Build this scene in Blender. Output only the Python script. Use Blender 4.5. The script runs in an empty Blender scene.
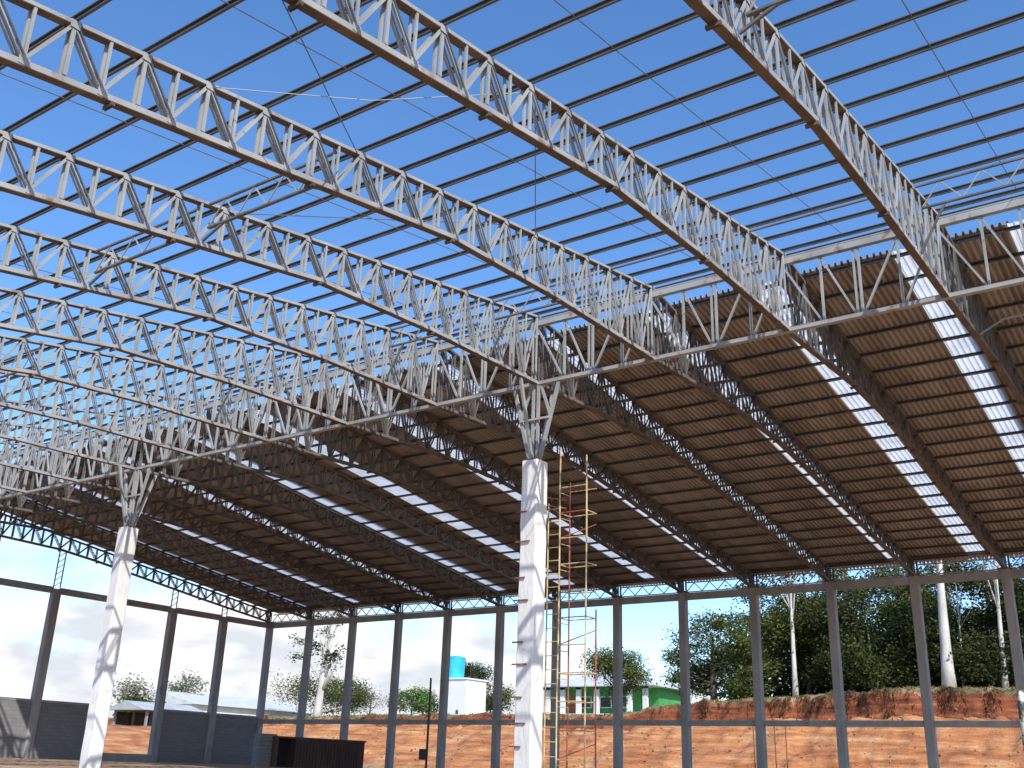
import bpy, math, random
import numpy as np
from mathutils import Vector, Matrix

# ------------------------------------------------------------------ scene, camera
scene = bpy.context.scene
COL = scene.collection
F_PX, YAW, PITCH, ROLL = 1031.77, 0.62416, 0.35666, 0.03357
CAM = np.array([-63.2765, -5.9254, 1.6])

def cam_axes():
    cy, sy, cp, sp = math.cos(YAW), math.sin(YAW), math.cos(PITCH), math.sin(PITCH)
    f = np.array([cy*cp, sy*cp, sp]); r = np.array([sy, -cy, 0.0]); u = np.cross(r, f)
    cr, sr = math.cos(ROLL), math.sin(ROLL)
    return cr*r + sr*u, -sr*r + cr*u, f
AX_R, AX_U, AX_F = cam_axes()

def ray(u, v):
    return AX_R*((u-512)/F_PX) + AX_U*((384-v)/F_PX) + AX_F
def at_x(u, v, X):
    d = ray(u, v); return CAM + d*((X-CAM[0])/d[0])
def at_y(u, v, Y):
    d = ray(u, v); return CAM + d*((Y-CAM[1])/d[1])

cd = bpy.data.cameras.new('camera'); cam = bpy.data.objects.new('camera', cd); COL.objects.link(cam)
cd.sensor_width = 36.0; cd.lens = F_PX/1024*36.0; cd.clip_start = 0.1; cd.clip_end = 4000
m = Matrix.Identity(4)
for i in range(3):
    m[i][0], m[i][1], m[i][2], m[i][3] = AX_R[i], AX_U[i], -AX_F[i], CAM[i]
cam.matrix_world = m
scene.camera = cam

vs = scene.view_settings
vs.view_transform = 'Standard'; vs.look = 'None'; vs.gamma = 1.0; vs.use_curve_mapping = False
vs.exposure = 0.25
scene.render.engine = 'CYCLES'
scene.cycles.max_bounces = 8; scene.cycles.diffuse_bounces = 5; scene.cycles.transmission_bounces = 4

# ------------------------------------------------------------------ light
SUN_D = Vector((0.66, 0.95, -1.0)).normalized()          # way the light travels
EL = math.asin(-SUN_D.z); ROT = math.atan2(-SUN_D.x, -SUN_D.y)
sl = bpy.data.lights.new('sun', 'SUN'); so = bpy.data.objects.new('sun', sl); COL.objects.link(so)
sl.energy = 4.4; sl.angle = math.radians(0.5); sl.color = (1.0, 0.965, 0.915)
so.rotation_euler = SUN_D.to_track_quat('-Z', 'Y').to_euler()

# ------------------------------------------------------------------ node helpers
def nn(nt, t, **kw):
    n = nt.nodes.new(t)
    for k, v in kw.items(): setattr(n, k, v)
    return n
def ramp(nt, stops):
    r = nt.nodes.new('ShaderNodeValToRGB'); e = r.color_ramp.elements
    while len(e) < len(stops): e.new(0.5)
    for i, (p, c) in enumerate(stops):
        e[i].position = p; e[i].color = (c[0], c[1], c[2], 1)
    return r

def world_sky():
    w = bpy.data.worlds.new('World'); scene.world = w; w.use_nodes = True
    nt = w.node_tree; nt.nodes.clear(); L = nt.links.new
    out = nn(nt, 'ShaderNodeOutputWorld'); bg = nn(nt, 'ShaderNodeBackground')
    sky = nn(nt, 'ShaderNodeTexSky'); sky.sky_type = 'NISHITA'; sky.sun_disc = False
    sky.sun_elevation = EL; sky.sun_rotation = ROT
    sky.air_density = 1.0; sky.dust_density = 0.6; sky.ozone_density = 2.2; sky.altitude = 600
    hs = nn(nt, 'ShaderNodeHueSaturation'); hs.inputs['Saturation'].default_value = 1.21; hs.inputs['Value'].default_value = 1.56; hs.inputs['Hue'].default_value = 0.504
    L(sky.outputs[0], hs.inputs['Color'])
    tc = nn(nt, 'ShaderNodeTexCoord'); sep = nn(nt, 'ShaderNodeSeparateXYZ'); L(tc.outputs['Generated'], sep.inputs[0])
    # cumulus field lying on the sky: stretched noise by direction, only low down
    mp = nn(nt, 'ShaderNodeMapping'); mp.inputs['Scale'].default_value = (3.2, 3.2, 8.5); L(tc.outputs['Generated'], mp.inputs[0])
    no = nn(nt, 'ShaderNodeTexNoise'); no.inputs['Scale'].default_value = 1.5; no.inputs['Detail'].default_value = 9; no.inputs['Roughness'].default_value = 0.58
    L(mp.outputs[0], no.inputs['Vector'])
    low = nn(nt, 'ShaderNodeMapRange'); low.inputs['From Min'].default_value = 0.30; low.inputs['From Max'].default_value = 0.03
    low.inputs['To Min'].default_value = -0.26; low.inputs['To Max'].default_value = 0.30
    L(sep.outputs['Z'], low.inputs['Value'])
    # more cloud towards +Y (the gable side)
    side = nn(nt, 'ShaderNodeMapRange'); side.inputs['From Min'].default_value = 0.50; side.inputs['From Max'].default_value = 0.95
    side.inputs['To Min'].default_value = -0.10; side.inputs['To Max'].default_value = 0.12
    L(sep.outputs['Y'], side.inputs['Value'])
    a1 = nn(nt, 'ShaderNodeMath', operation='ADD'); L(no.outputs['Fac'], a1.inputs[0]); L(low.outputs[0], a1.inputs[1])
    a2 = nn(nt, 'ShaderNodeMath', operation='ADD'); L(a1.outputs[0], a2.inputs[0]); L(side.outputs[0], a2.inputs[1])
    mr = nn(nt, 'ShaderNodeMapRange'); mr.inputs['From Min'].default_value = 0.50; mr.inputs['From Max'].default_value = 0.72
    mr.interpolation_type = 'SMOOTHSTEP'; L(a2.outputs[0], mr.inputs['Value'])
    # cloud brightness varies a little with a second noise
    no2 = nn(nt, 'ShaderNodeTexNoise'); no2.inputs['Scale'].default_value = 5.0; no2.inputs['Detail'].default_value = 6; L(mp.outputs[0], no2.inputs['Vector'])
    cr = ramp(nt, [(0.36, (4.7, 5.0, 5.4)), (0.58, (6.6, 6.6, 6.6))]); L(no2.outputs['Fac'], cr.inputs[0])
    mx = nn(nt, 'ShaderNodeMix', data_type='RGBA'); L(mr.outputs[0], mx.inputs[0]); L(hs.outputs[0], mx.inputs[6]); L(cr.outputs[0], mx.inputs[7])
    L(mx.outputs[2], bg.inputs['Color']); bg.inputs['Strength'].default_value = 0.14
    L(bg.outputs[0], out.inputs[0])
world_sky()

# ------------------------------------------------------------------ materials
def mat(name, c1, c2, scale=3.0, rough=0.7, metal=0.0, bump=0.0, bscale=30.0, stretch=(1, 1, 1), detail=6, lo=0.35, hi=0.65, dirt=None, dscale=1.0, dcut=0.62, coords='Object'):
    m_ = bpy.data.materials.new(name); m_.use_nodes = True
    nt = m_.node_tree; L = nt.links.new; b = nt.nodes['Principled BSDF']
    b.inputs['Roughness'].default_value = rough; b.inputs['Metallic'].default_value = metal
    tc = nn(nt, 'ShaderNodeTexCoord'); mp = nn(nt, 'ShaderNodeMapping'); mp.inputs['Scale'].default_value = stretch
    if coords == 'World':
        g = nn(nt, 'ShaderNodeNewGeometry'); L(g.outputs['Position'], mp.inputs[0])
    else: L(tc.outputs['Object'], mp.inputs[0])
    no = nn(nt, 'ShaderNodeTexNoise'); no.inputs['Scale'].default_value = scale; no.inputs['Detail'].default_value = detail
    L(mp.outputs[0], no.inputs['Vector'])
    r = ramp(nt, [(lo, c1), (hi, c2)]); L(no.outputs['Fac'], r.inputs[0]); col = r.outputs[0]
    if dirt:
        n2 = nn(nt, 'ShaderNodeTexNoise'); n2.inputs['Scale'].default_value = dscale; n2.inputs['Detail'].default_value = 8; n2.inputs['Roughness'].default_value = 0.65
        L(mp.outputs[0], n2.inputs['Vector'])
        mr = nn(nt, 'ShaderNodeMapRange'); mr.inputs['From Min'].default_value = dcut; mr.inputs['From Max'].default_value = dcut+0.12; L(n2.outputs['Fac'], mr.inputs['Value'])
        mx = nn(nt, 'ShaderNodeMix', data_type='RGBA'); L(mr.outputs[0], mx.inputs[0]); L(col, mx.inputs[6]); mx.inputs[7].default_value = (*dirt, 1); col = mx.outputs[2]
    L(col, b.inputs['Base Color'])
    if bump:
        n3 = nn(nt, 'ShaderNodeTexNoise'); n3.inputs['Scale'].default_value = bscale; n3.inputs['Detail'].default_value = 8; L(mp.outputs[0], n3.inputs['Vector'])
        bp = nn(nt, 'ShaderNodeBump'); bp.inputs['Strength'].default_value = bump; bp.inputs['Distance'].default_value = 0.1; L(n3.outputs['Fac'], bp.inputs['Height']); L(bp.outputs[0], b.inputs['Normal'])
    return m_

def sheet_mat():
    m_ = mat('weathered_roof_sheet', (.31, .262, .225), (.44, .385, .335), .55, .6, 0, 0, stretch=(.35, 2.0, 1), dirt=(.27, .19, .14), dscale=.8, dcut=.56, coords='World')
    nt = m_.node_tree; L = nt.links.new; b = nt.nodes['Principled BSDF']; src = b.inputs['Base Color'].links[0].from_socket
    g = nn(nt, 'ShaderNodeNewGeometry'); mp = nn(nt, 'ShaderNodeMapping'); mp.inputs['Scale'].default_value = (.195, 1.0, 0); L(g.outputs['Position'], mp.inputs[0])
    fl = nn(nt, 'ShaderNodeVectorMath', operation='FLOOR'); L(mp.outputs[0], fl.inputs[0])
    wn = nn(nt, 'ShaderNodeTexWhiteNoise'); L(fl.outputs[0], wn.inputs['Vector'])
    mr = nn(nt, 'ShaderNodeMapRange'); mr.inputs['To Min'].default_value = .80; mr.inputs['To Max'].default_value = 1.12; L(wn.outputs['Value'], mr.inputs['Value'])
    vm = nn(nt, 'ShaderNodeVectorMath', operation='SCALE'); L(src, vm.inputs[0]); L(mr.outputs[0], vm.inputs['Scale']); L(vm.outputs[0], b.inputs['Base Color'])
    return m_

M = {}
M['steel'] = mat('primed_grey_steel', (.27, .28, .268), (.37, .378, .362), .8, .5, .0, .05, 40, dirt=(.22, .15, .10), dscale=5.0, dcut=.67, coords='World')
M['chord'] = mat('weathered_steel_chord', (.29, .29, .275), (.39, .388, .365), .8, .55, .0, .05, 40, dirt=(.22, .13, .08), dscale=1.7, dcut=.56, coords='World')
M['plate'] = mat('rust_and_shade_plate', (.085, .06, .045), (.16, .115, .085), 1.5, .7, coords='World')  # rust brown, with the shade of chord undersides put into the tone
M['shade_steel'] = mat('shade_darkened_grey_steel', (.095, .092, .087), (.165, .158, .15), 1.3, .6, 0, dirt=(.15, .11, .08), dscale=2.2, dcut=.6, coords='World')  # grey steel darkened in colour to stand in for shade under sheeting and purlins
M['purlin'] = mat('dark_primed_purlin', (.075, .08, .085), (.12, .12, .125), 1.2, .55, 0, coords='World')
M['rod'] = mat('dark_steel_rod', (.10, .10, .11), (.16, .15, .15), 3, .5)
M['sheet'] = sheet_mat()
M['concrete'] = mat('grey_precast_concrete', (.27, .26, .255), (.36, .35, .335), 1.2, .85, 0, .25, 18, stretch=(1, 1, .35), dirt=(.20, .185, .175), dscale=1.6, dcut=.6, coords='World')
M['pale_concrete'] = mat('pale_concrete', (.68, .66, .63), (.78, .76, .73), .7, .85, 0, .3, 9, stretch=(1, 1, .25), dirt=(.54, .48, .42), dscale=2.6, dcut=.64, coords='World')
M['rust_rod'] = mat('rusty_bar', (.13, .06, .035), (.25, .13, .07), 6, .8)
M['yellow'] = mat('worn_yellow_paint', (.50, .37, .17), (.62, .49, .28), 2.5, .6, 0, dirt=(.28, .12, .06), dscale=1.6, dcut=.52, coords='World')
M['redpaint'] = mat('red_oxide_paint', (.26, .06, .035), (.36, .10, .06), 3, .6, coords='World')
M['bark_white'] = mat('pale_eucalypt_bark', (.46, .43, .37), (.68, .65, .58), 1.6, .85, 0, .2, 8, stretch=(1, 1, .35), dirt=(.24, .20, .15), dscale=1.3, dcut=.60, coords='World')
M['bark_dark'] = mat('brown_bark', (.09, .065, .045), (.16, .12, .085), 3, .9, 0, .3, 10, stretch=(1, 1, .3))
M['white_wall'] = mat('white_painted_render', (.74, .74, .71), (.82, .82, .79), 1.0, .8, coords='World', dirt=(.58, .55, .50), dscale=.5, dcut=.62)
M['green_wall'] = mat('green_painted_wall', (.06, .27, .07), (.09, .36, .10), 1.0, .8, coords='World')
M['cyan'] = mat('cyan_plastic_tank', (.03, .42, .58), (.05, .52, .68), 1.0, .45)
M['orange_door'] = mat('orange_brown_door', (.36, .11, .04), (.42, .15, .06), 2, .6)
M['pale_roof'] = mat('pale_metal_roof', (.56, .57, .56), (.70, .70, .68), .7, .5, .1, stretch=(2, 1, 1), coords='World')
M['grey_roof'] = mat('grey_fibre_roof', (.36, .38, .37), (.48, .49, .47), .7, .7, 0, coords='World')
M['box'] = mat('dark_brown_boards', (.050, .026, .020), (.085, .045, .032), 1.5, .75, 0, .2, 10, stretch=(6, 6, .5))
M['box_edge'] = mat('dark_brown_edge', (.07, .035, .025), (.11, .055, .04), 2, .7)
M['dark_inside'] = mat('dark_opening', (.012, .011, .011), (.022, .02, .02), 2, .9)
M['black'] = mat('black_pole', (.035, .035, .035), (.06, .06, .057), 3, .6)
M['glass_dark'] = mat('dark_window', (.03, .035, .04), (.05, .055, .06), 2, .15)

def block_wall_mat():
    m_ = bpy.data.materials.new('grey_concrete_block'); m_.use_nodes = True
    nt = m_.node_tree; L = nt.links.new; b = nt.nodes['Principled BSDF']; b.inputs['Roughness'].default_value = .9
    g = nn(nt, 'ShaderNodeNewGeometry'); sp = nn(nt, 'ShaderNodeSeparateXYZ'); L(g.outputs['Position'], sp.inputs[0])
    cb = nn(nt, 'ShaderNodeCombineXYZ'); L(sp.outputs['X'], cb.inputs[0]); L(sp.outputs['Z'], cb.inputs[1])
    br = nn(nt, 'ShaderNodeTexBrick'); L(cb.outputs[0], br.inputs['Vector'])
    br.inputs['Color1'].default_value = (.19, .187, .19, 1); br.inputs['Color2'].default_value = (.225, .22, .217, 1); br.inputs['Mortar'].default_value = (.17, .166, .162, 1)
    br.inputs['Scale'].default_value = 1; br.inputs['Brick Width'].default_value = .5; br.inputs['Row Height'].default_value = .25; br.inputs['Mortar Size'].default_value = .015
    L(br.outputs['Color'], b.inputs['Base Color']); return m_
M['block'] = block_wall_mat()

def skylight_mat():
    m_ = bpy.data.materials.new('translucent_fibreglass'); m_.use_nodes = True
    nt = m_.node_tree; L = nt.links.new; nt.nodes.clear()
    out = nn(nt, 'ShaderNodeOutputMaterial'); t = nn(nt, 'ShaderNodeBsdfTranslucent'); d = nn(nt, 'ShaderNodeBsdfDiffuse'); mx = nn(nt, 'ShaderNodeMixShader')
    g = nn(nt, 'ShaderNodeNewGeometry'); no = nn(nt, 'ShaderNodeTexNoise'); no.inputs['Scale'].default_value = 1.2; no.inputs['Detail'].default_value = 5; L(g.outputs['Position'], no.inputs['Vector'])
    r = ramp(nt, [(.35, (.82, .82, .80)), (.6, (.92, .92, .91))]); L(no.outputs['Fac'], r.inputs[0]); L(r.outputs[0], t.inputs[0])
    d.inputs[0].default_value = (.8, .8, .78, 1); mx.inputs[0].default_value = .82
    L(d.outputs[0], mx.inputs[1]); L(t.outputs[0], mx.inputs[2]); L(mx.outputs[0], out.inputs[0]); return m_
M['skylight'] = skylight_mat()

def leaf_mat(name, dark, mid, light):
    m_ = bpy.data.materials.new(name); m_.use_nodes = True
    nt = m_.node_tree; L = nt.links.new; b = nt.nodes['Principled BSDF']; b.inputs['Roughness'].default_value = .75; b.inputs['Specular IOR Level'].default_value = .15
    g = nn(nt, 'ShaderNodeNewGeometry')
    no = nn(nt, 'ShaderNodeTexNoise'); no.inputs['Scale'].default_value = .55; no.inputs['Detail'].default_value = 5; L(g.outputs['Position'], no.inputs['Vector'])
    ad = nn(nt, 'ShaderNodeMath', operation='MULTIPLY_ADD'); L(g.outputs['Random Per Island'], ad.inputs[0]); ad.inputs[1].default_value = .35
    mu = nn(nt, 'ShaderNodeMath', operation='MULTIPLY'); L(no.outputs['Fac'], mu.inputs[0]); mu.inputs[1].default_value = .78; L(mu.outputs[0], ad.inputs[2])
    r = ramp(nt, [(.36, dark), (.56, mid), (.80, light)]); L(ad.outputs[0], r.inputs[0]); L(r.outputs[0], b.inputs['Base Color'])
    tr = nn(nt, 'ShaderNodeBsdfTranslucent'); L(r.outputs[0], tr.inputs[0]); mx = nn(nt, 'ShaderNodeMixShader'); mx.inputs[0].default_value = .25
    out = nt.nodes['Material Output']; L(b.outputs[0], mx.inputs[1]); L(tr.outputs[0], mx.inputs[2]); L(mx.outputs[0], out.inputs[0]); return m_
M['leaf_deep'] = leaf_mat('deep_green_leaves', (.014, .024, .009), (.042, .060, .017), (.12, .135, .038))
M['leaf_mid'] = leaf_mat('mid_green_leaves', (.030, .048, .013), (.085, .115, .028), (.20, .215, .062))
M['leaf_light'] = leaf_mat('light_green_leaves', (.06, .12, .03), (.13, .22, .06), (.22, .32, .10))
M['leaf_dry'] = leaf_mat('greyish_green_leaves', (.10, .11, .07), (.18, .19, .12), (.30, .30, .20))

M['dry_grass'] = leaf_mat('dry_grass_blades', (.10, .10, .035), (.22, .17, .075), (.31, .24, .12))

def earth_mat():
    m_ = bpy.data.materials.new('red_earth'); m_.use_nodes = True
    nt = m_.node_tree; L = nt.links.new; b = nt.nodes['Principled BSDF']; b.inputs['Roughness'].default_value = .95
    g = nn(nt, 'ShaderNodeNewGeometry'); sp = nn(nt, 'ShaderNodeSeparateXYZ'); L(g.outputs['Position'], sp.inputs[0])
    n1 = nn(nt, 'ShaderNodeTexNoise'); n1.inputs['Scale'].default_value = .35; n1.inputs['Detail'].default_value = 10; n1.inputs['Roughness'].default_value = .62; L(g.outputs['Position'], n1.inputs['Vector'])
    loose = ramp(nt, [(.30, (.24, .135, .07)), (.5, (.36, .225, .125)), (.68, (.48, .33, .20))]); L(n1.outputs['Fac'], loose.inputs[0])
    # scraped layers on the bank: noise stretched along the bank
    mp = nn(nt, 'ShaderNodeMapping'); mp.inputs['Scale'].default_value = (.35, .22, 2.4); L(g.outputs['Position'], mp.inputs[0])
    n2 = nn(nt, 'ShaderNodeTexNoise'); n2.inputs['Scale'].default_value = 1.1; n2.inputs['Detail'].default_value = 9; n2.inputs['Roughness'].default_value = .65; L(mp.outputs[0], n2.inputs['Vector'])
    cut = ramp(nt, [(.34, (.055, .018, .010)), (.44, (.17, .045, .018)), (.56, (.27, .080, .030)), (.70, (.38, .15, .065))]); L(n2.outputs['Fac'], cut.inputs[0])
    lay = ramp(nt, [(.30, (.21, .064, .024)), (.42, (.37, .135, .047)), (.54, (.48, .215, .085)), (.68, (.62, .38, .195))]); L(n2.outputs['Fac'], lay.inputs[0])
    # attribute 'zone': 0 floor, 1 bench face, 2 cut scarp, 3 grassy top
    at = nn(nt, 'ShaderNodeAttribute'); at.attribute_name = 'zone'
    def step(a, b_):
        r = nn(nt, 'ShaderNodeMapRange'); r.inputs['From Min'].default_value = a; r.inputs['From Max'].default_value = b_; L(at.outputs['Fac'], r.inputs['Value']); return r.outputs[0]
    def mixc(f, a, b_):
        x = nn(nt, 'ShaderNodeMix', data_type='RGBA'); L(f, x.inputs[0]); L(a, x.inputs[6]); L(b_, x.inputs[7]); return x.outputs[2]
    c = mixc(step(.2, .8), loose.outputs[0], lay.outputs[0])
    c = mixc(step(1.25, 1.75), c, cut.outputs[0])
    n3 = nn(nt, 'ShaderNodeTexNoise'); n3.inputs['Scale'].default_value = .7; n3.inputs['Detail'].default_value = 8; L(g.outputs['Position'], n3.inputs['Vector'])
    gr = ramp(nt, [(.36, (.07, .085, .028)), (.48, (.17, .14, .055)), (.60, (.36, .22, .11))]); L(n3.outputs['Fac'], gr.inputs[0])
    c = mixc(step(2.4, 2.7), c, gr.outputs[0])
    L(c, b.inputs['Base Color'])
    n4 = nn(nt, 'ShaderNodeTexNoise'); n4.inputs['Scale'].default_value = 1.6; n4.inputs['Detail'].default_value = 10; n4.inputs['Roughness'].default_value = .7; L(g.outputs['Position'], n4.inputs['Vector'])
    bp = nn(nt, 'ShaderNodeBump'); bp.inputs['Strength'].default_value = .7; bp.inputs['Distance'].default_value = .35; L(n4.outputs['Fac'], bp.inputs['Height']); L(bp.outputs[0], b.inputs['Normal'])
    return m_
M['earth'] = earth_mat()

# ------------------------------------------------------------------ mesh builder
class MB:
    def __init__(self): self.v = []; self.f = []
    def add(self, vs_, fs_):
        o = len(self.v); self.v += [tuple(q) for q in vs_]; self.f += [tuple(i+o for i in q) for q in fs_]; return self
    def box(self, x0, x1, y0, y1, z0, z1):
        return self.add([(x0,y0,z0),(x1,y0,z0),(x1,y1,z0),(x0,y1,z0),(x0,y0,z1),(x1,y0,z1),(x1,y1,z1),(x0,y1,z1)],
                        [(0,3,2,1),(4,5,6,7),(0,1,5,4),(1,2,6,5),(2,3,7,6),(3,0,4,7)])
    def profile(self, p0, p1, pts, side):
        """sweep a closed 2-D profile (a along side, b along up) from p0 to p1"""
        p0, p1, s = Vector(p0), Vector(p1), Vector(side)
        t = (p1-p0).normalized(); s = (s - t*s.dot(t)).normalized(); u = s.cross(t)
        if u.z < -1e-6 or (abs(u.z) < 1e-6 and u.x < 0): u = -u
        n = len(pts); v = [p0+s*a+u*b for a, b in pts] + [p1+s*a+u*b for a, b in pts]
        # keep outward faces
        f = [(i, (i+1) % n, n+(i+1) % n, n+i) for i in range(n)] + [tuple(range(n-1, -1, -1)), tuple(range(n, 2*n))]
        return self.add(v, f)
    def bar(self, p0, p1, w, h, side=(0, 1, 0)):
        return self.profile(p0, p1, [(-w/2,-h/2),(w/2,-h/2),(w/2,h/2),(-w/2,h/2)], side)
    def channel(self, p0, p1, w, h, t, side=(0, 1, 0), sgn=1):
        """C channel: web on +side*sgn, flanges run back; h is the height, w the flange width"""
        a, b = w/2, h/2; k = sgn
        pts = [(k*a,-b),(k*a,b),(-k*a,b),(-k*a,b-t*2.2),(-k*(a-t),b-t*2.2),(-k*(a-t),b-t),(k*(a-t),b-t),(k*(a-t),-b+t),(-k*(a-t),-b+t),(-k*(a-t),-b+t*2.2),(-k*a,-b+t*2.2),(-k*a,-b)]
        return self.profile(p0, p1, pts, side)
    def tube(self, pts, rs, n=8, caps=True):
        pts = [Vector(q) for q in pts]
        if not hasattr(rs, '__len__'): rs = [rs]*len(pts)
        o = len(self.v); ref = None
        for i, q in enumerate(pts):
            t = (pts[min(i+1, len(pts)-1)] - pts[max(i-1, 0)]).normalized()
            if ref is None: ref = Vector((1, 0, 0)) if abs(t.x) < .9 else Vector((0, 1, 0))
            a = (ref - t*ref.dot(t)).normalized(); b = t.cross(a); ref = a
            for k in range(n):
                c = 2*math.pi*k/n; self.v.append(tuple(q + (a*math.cos(c)+b*math.sin(c))*rs[i]))
        for i in range(len(pts)-1):
            for k in range(n):
                self.f.append((o+i*n+k, o+i*n+(k+1) % n, o+(i+1)*n+(k+1) % n, o+(i+1)*n+k))
        if caps:
            self.f.append(tuple(o+k for k in range(n-1, -1, -1))); self.f.append(tuple(o+(len(pts)-1)*n+k for k in range(n)))
        return self
    def build(self, name, material, parent=None, smooth=False, fix=True):
        me = bpy.data.meshes.new(name)
        org = Vector((0, 0, 0))
        if parent is not None:
            q = parent
            while q is not None: org = org + q.location; q = q.parent
        me.from_pydata([tuple(Vector(v)-org) for v in self.v], [], self.f)
        if fix:
            import bmesh
            bm = bmesh.new(); bm.from_mesh(me); bmesh.ops.recalc_face_normals(bm, faces=bm.faces); bm.to_mesh(me); bm.free()
        me.materials.append(material)
        if smooth:
            for p in me.polygons: p.use_smooth = True
        o = bpy.data.objects.new(name, me); COL.objects.link(o)
        if parent is not None: o.parent = parent
        return o

def tag(o, label=None, cat=None, group=None, kind=None):
    if label: o['label'] = label
    if cat: o['category'] = cat
    if group: o['group'] = group
    if kind: o['kind'] = kind
    return o
def empty(name, loc):
    o = bpy.data.objects.new(name, None); o.location = loc; o.empty_display_size = .3; COL.objects.link(o); return o
def copy_tree(root):
    c = root.copy(); COL.objects.link(c)
    for ch in list(root.children):
        d = ch.copy(); COL.objects.link(d); d.parent = c
        for g in list(ch.children):
            e = g.copy(); COL.objects.link(e); e.parent = d
    return c
ORD = ['first','second','third','fourth','fifth','sixth','seventh','eighth','ninth','tenth','eleventh','twelfth','thirteenth','fourteenth','fifteenth','sixteenth',
       'seventeenth','eighteenth','nineteenth','twentieth','twenty-first','twenty-second','twenty-third','twenty-fourth','twenty-fifth']

# ------------------------------------------------------------------ building dimensions
S = 5.0                      # truss and wall-column spacing
XG = -32.587                 # ridge girder line
NB = 13                      # gable wall stands at Y = NB*S
HW = 12.70                   # centre of the wall-head beam
SG = 5.169                   # gable column spacing
PN = 1.51; PF = 1.515
def top_open(x): return 18.30 + .1755*(x-XG)
def bot_open(x):
    if x <= -44.26: return 15.05 + .178*(x+44.26)
    if x <= -39.0: return 15.05 + (15.40-15.05)*(x+44.26)/5.26
    return 15.40 + (15.56-15.40)*(x+39.0)/(39.0+XG)
def top_shed(x): return 18.30 - .137*(x-XG)
KX = [XG, -25.7, -21.0, -17.8, -7.9, 0.0]; KZ = [15.56, 15.86, 15.74, 15.40, 14.05, 13.06]
def bot_shed(x): return float(np.interp(x, KX, KZ))

# ------------------------------------------------------------------ roof trusses
def web_members(xs_nodes, top, bot, closed_end):
    """vertical and diagonal members of one truss in the plane Y = 0: list of (kind, mesh builder)"""
    out = []
    def vert(x, w=.078):
        b = MB()
        for y in (-.075, .075): b.bar((x, y, bot(x)+.03), (x, y, top(x)-.03), .043, w, (0, 1, 0))
        return b
    def diag_bright(x0, x1):
        b = MB()
        for y in (-.075, .075): b.bar((x0, y, bot(x0)+.02), (x1, y, top(x1)-.06), .039, .066, (0, 1, 0))
        return b
    def diag_open(x0, x1):
        b = MB(); p, q = Vector((x0, 0, top(x0)-.06)), Vector((x1, 0, bot(x1)+.02))
        t = (q-p).normalized(); n = Vector((-t.z, 0, t.x))
        for s in (-.040, .040):
            for y in (-.075, .075): b.bar(p+n*s+Vector((0, y, 0)), q+n*s+Vector((0, y, 0)), .050, .026, (0, 1, 0))
        L = (q-p).length
        for k in range(1, 4):
            c = p + t*(L*k/4)
            b.bar(c-t*.045+Vector((0, -.052, 0)), c+t*.045+Vector((0, -.052, 0)), .012, .10, (0, 1, 0))
        return b
    for i, x in enumerate(xs_nodes):
        out.append(('vertical', vert(x)))
        if i+1 < len(xs_nodes):
            x2 = xs_nodes[i+1]; xm = .5*(x+x2)
            out.append(('vertical', vert(xm, .060)))
            lo_, hi_ = (x, x2)
            out.append(('diagonal', diag_open(lo_, xm))); out.append(('diagonal', diag_bright(xm, hi_)))
    return out

def chord(path, w, h, material, name, parent, up=True, gus=()):
    """double-channel chord; a rust-brown cover plate, darkened for underside shade, closes it underneath"""
    b = MB(); pl = MB()
    for p, q in zip(path[:-1], path[1:]):
        p, q = Vector(p), Vector(q)
        for sy in (-1, 1):
            b.channel(p+Vector((0, sy*(w/2-.035), 0)), q+Vector((0, sy*(w/2-.035), 0)), .07, h, .012, (0, 1, 0), sy)
        dz = Vector((0, 0, -h/2-.008)); pl.bar(p+dz, q+dz, w-.012, .014, (0, 1, 0))
    nb = len(b.f); b.add(pl.v, pl.f)
    for y_, x_, z_ in gus:
        b.box(x_-.10, x_+.10, y_-.005, y_+.005, z_-.08, z_+.08)
    o = b.build(name, material, parent); o.data.materials.append(M['plate'])
    for i, f in enumerate(o.data.polygons):
        if nb <= i < nb+len(pl.f): f.material_index = 1
    return o

def make_truss(name, xs, top, bot, kinks, detail, base, steel='steel', cm='chord', xend=None):
    root = empty(name, base)
    xa, xb = min(xs), max(xs)
    if xend is not None:
        xa, xb = min(xa, xend), max(xb, xend)
    ks = sorted([xa, xb] + [k for k in kinks if xa < k < xb])
    chord([(x, base[1], bot(x)-.065) for x in ks], .215, .12, M[cm], 'bottom_chord', root, up=False, gus=[(base[1]+sy*.114, .5*(p+q), bot(.5*(p+q))-.03) for p, q in zip(xs[:-1], xs[1:]) for sy in (-1, 1)] if detail else ())
    chord([(xa, base[1], top(xa)-.05), (xb, base[1], top(xb)-.05)], .215, .08, M[cm], 'top_chord', root, up=True, gus=[(base[1]+sy*.114, p, top(p)-.10) for p in xs[1:-1] for sy in (-1, 1)] if detail else ())
    mem = web_members(xs, top, bot, True)
    if detail:
        for nm, b in mem:
            b.v = [(x, y+base[1], z) for x, y, z in b.v]; b.build(nm, M[steel], root)
    else:
        w = MB()
        for nm, b in mem: w.add([(x, y+base[1], z) for x, y, z in b.v], b.f)
        w.build('web', M[steel], root)
    for k in kinks:
        if xa < k < xb:
            b = MB(); y = base[1]; z = bot(k)-.065
            for dx in (-.022, .022): b.box(k+dx-.012, k+dx+.012, y-.15, y+.15, z-.17, z-.083)
            b.build('splice_plate', M['plate'], root)
    return root

xs_open = sorted([XG - .20 - PN*j for j in range(0, 21)])
xs_shed = [XG + .25 + PF*j for j in range(0, 22) if XG+.25+PF*j < -.35] + [-.02]
KO = [-54.45, -49.35, -44.26, -39.0]; KSH = [-25.7, -21.0, -17.8, -7.9]

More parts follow.
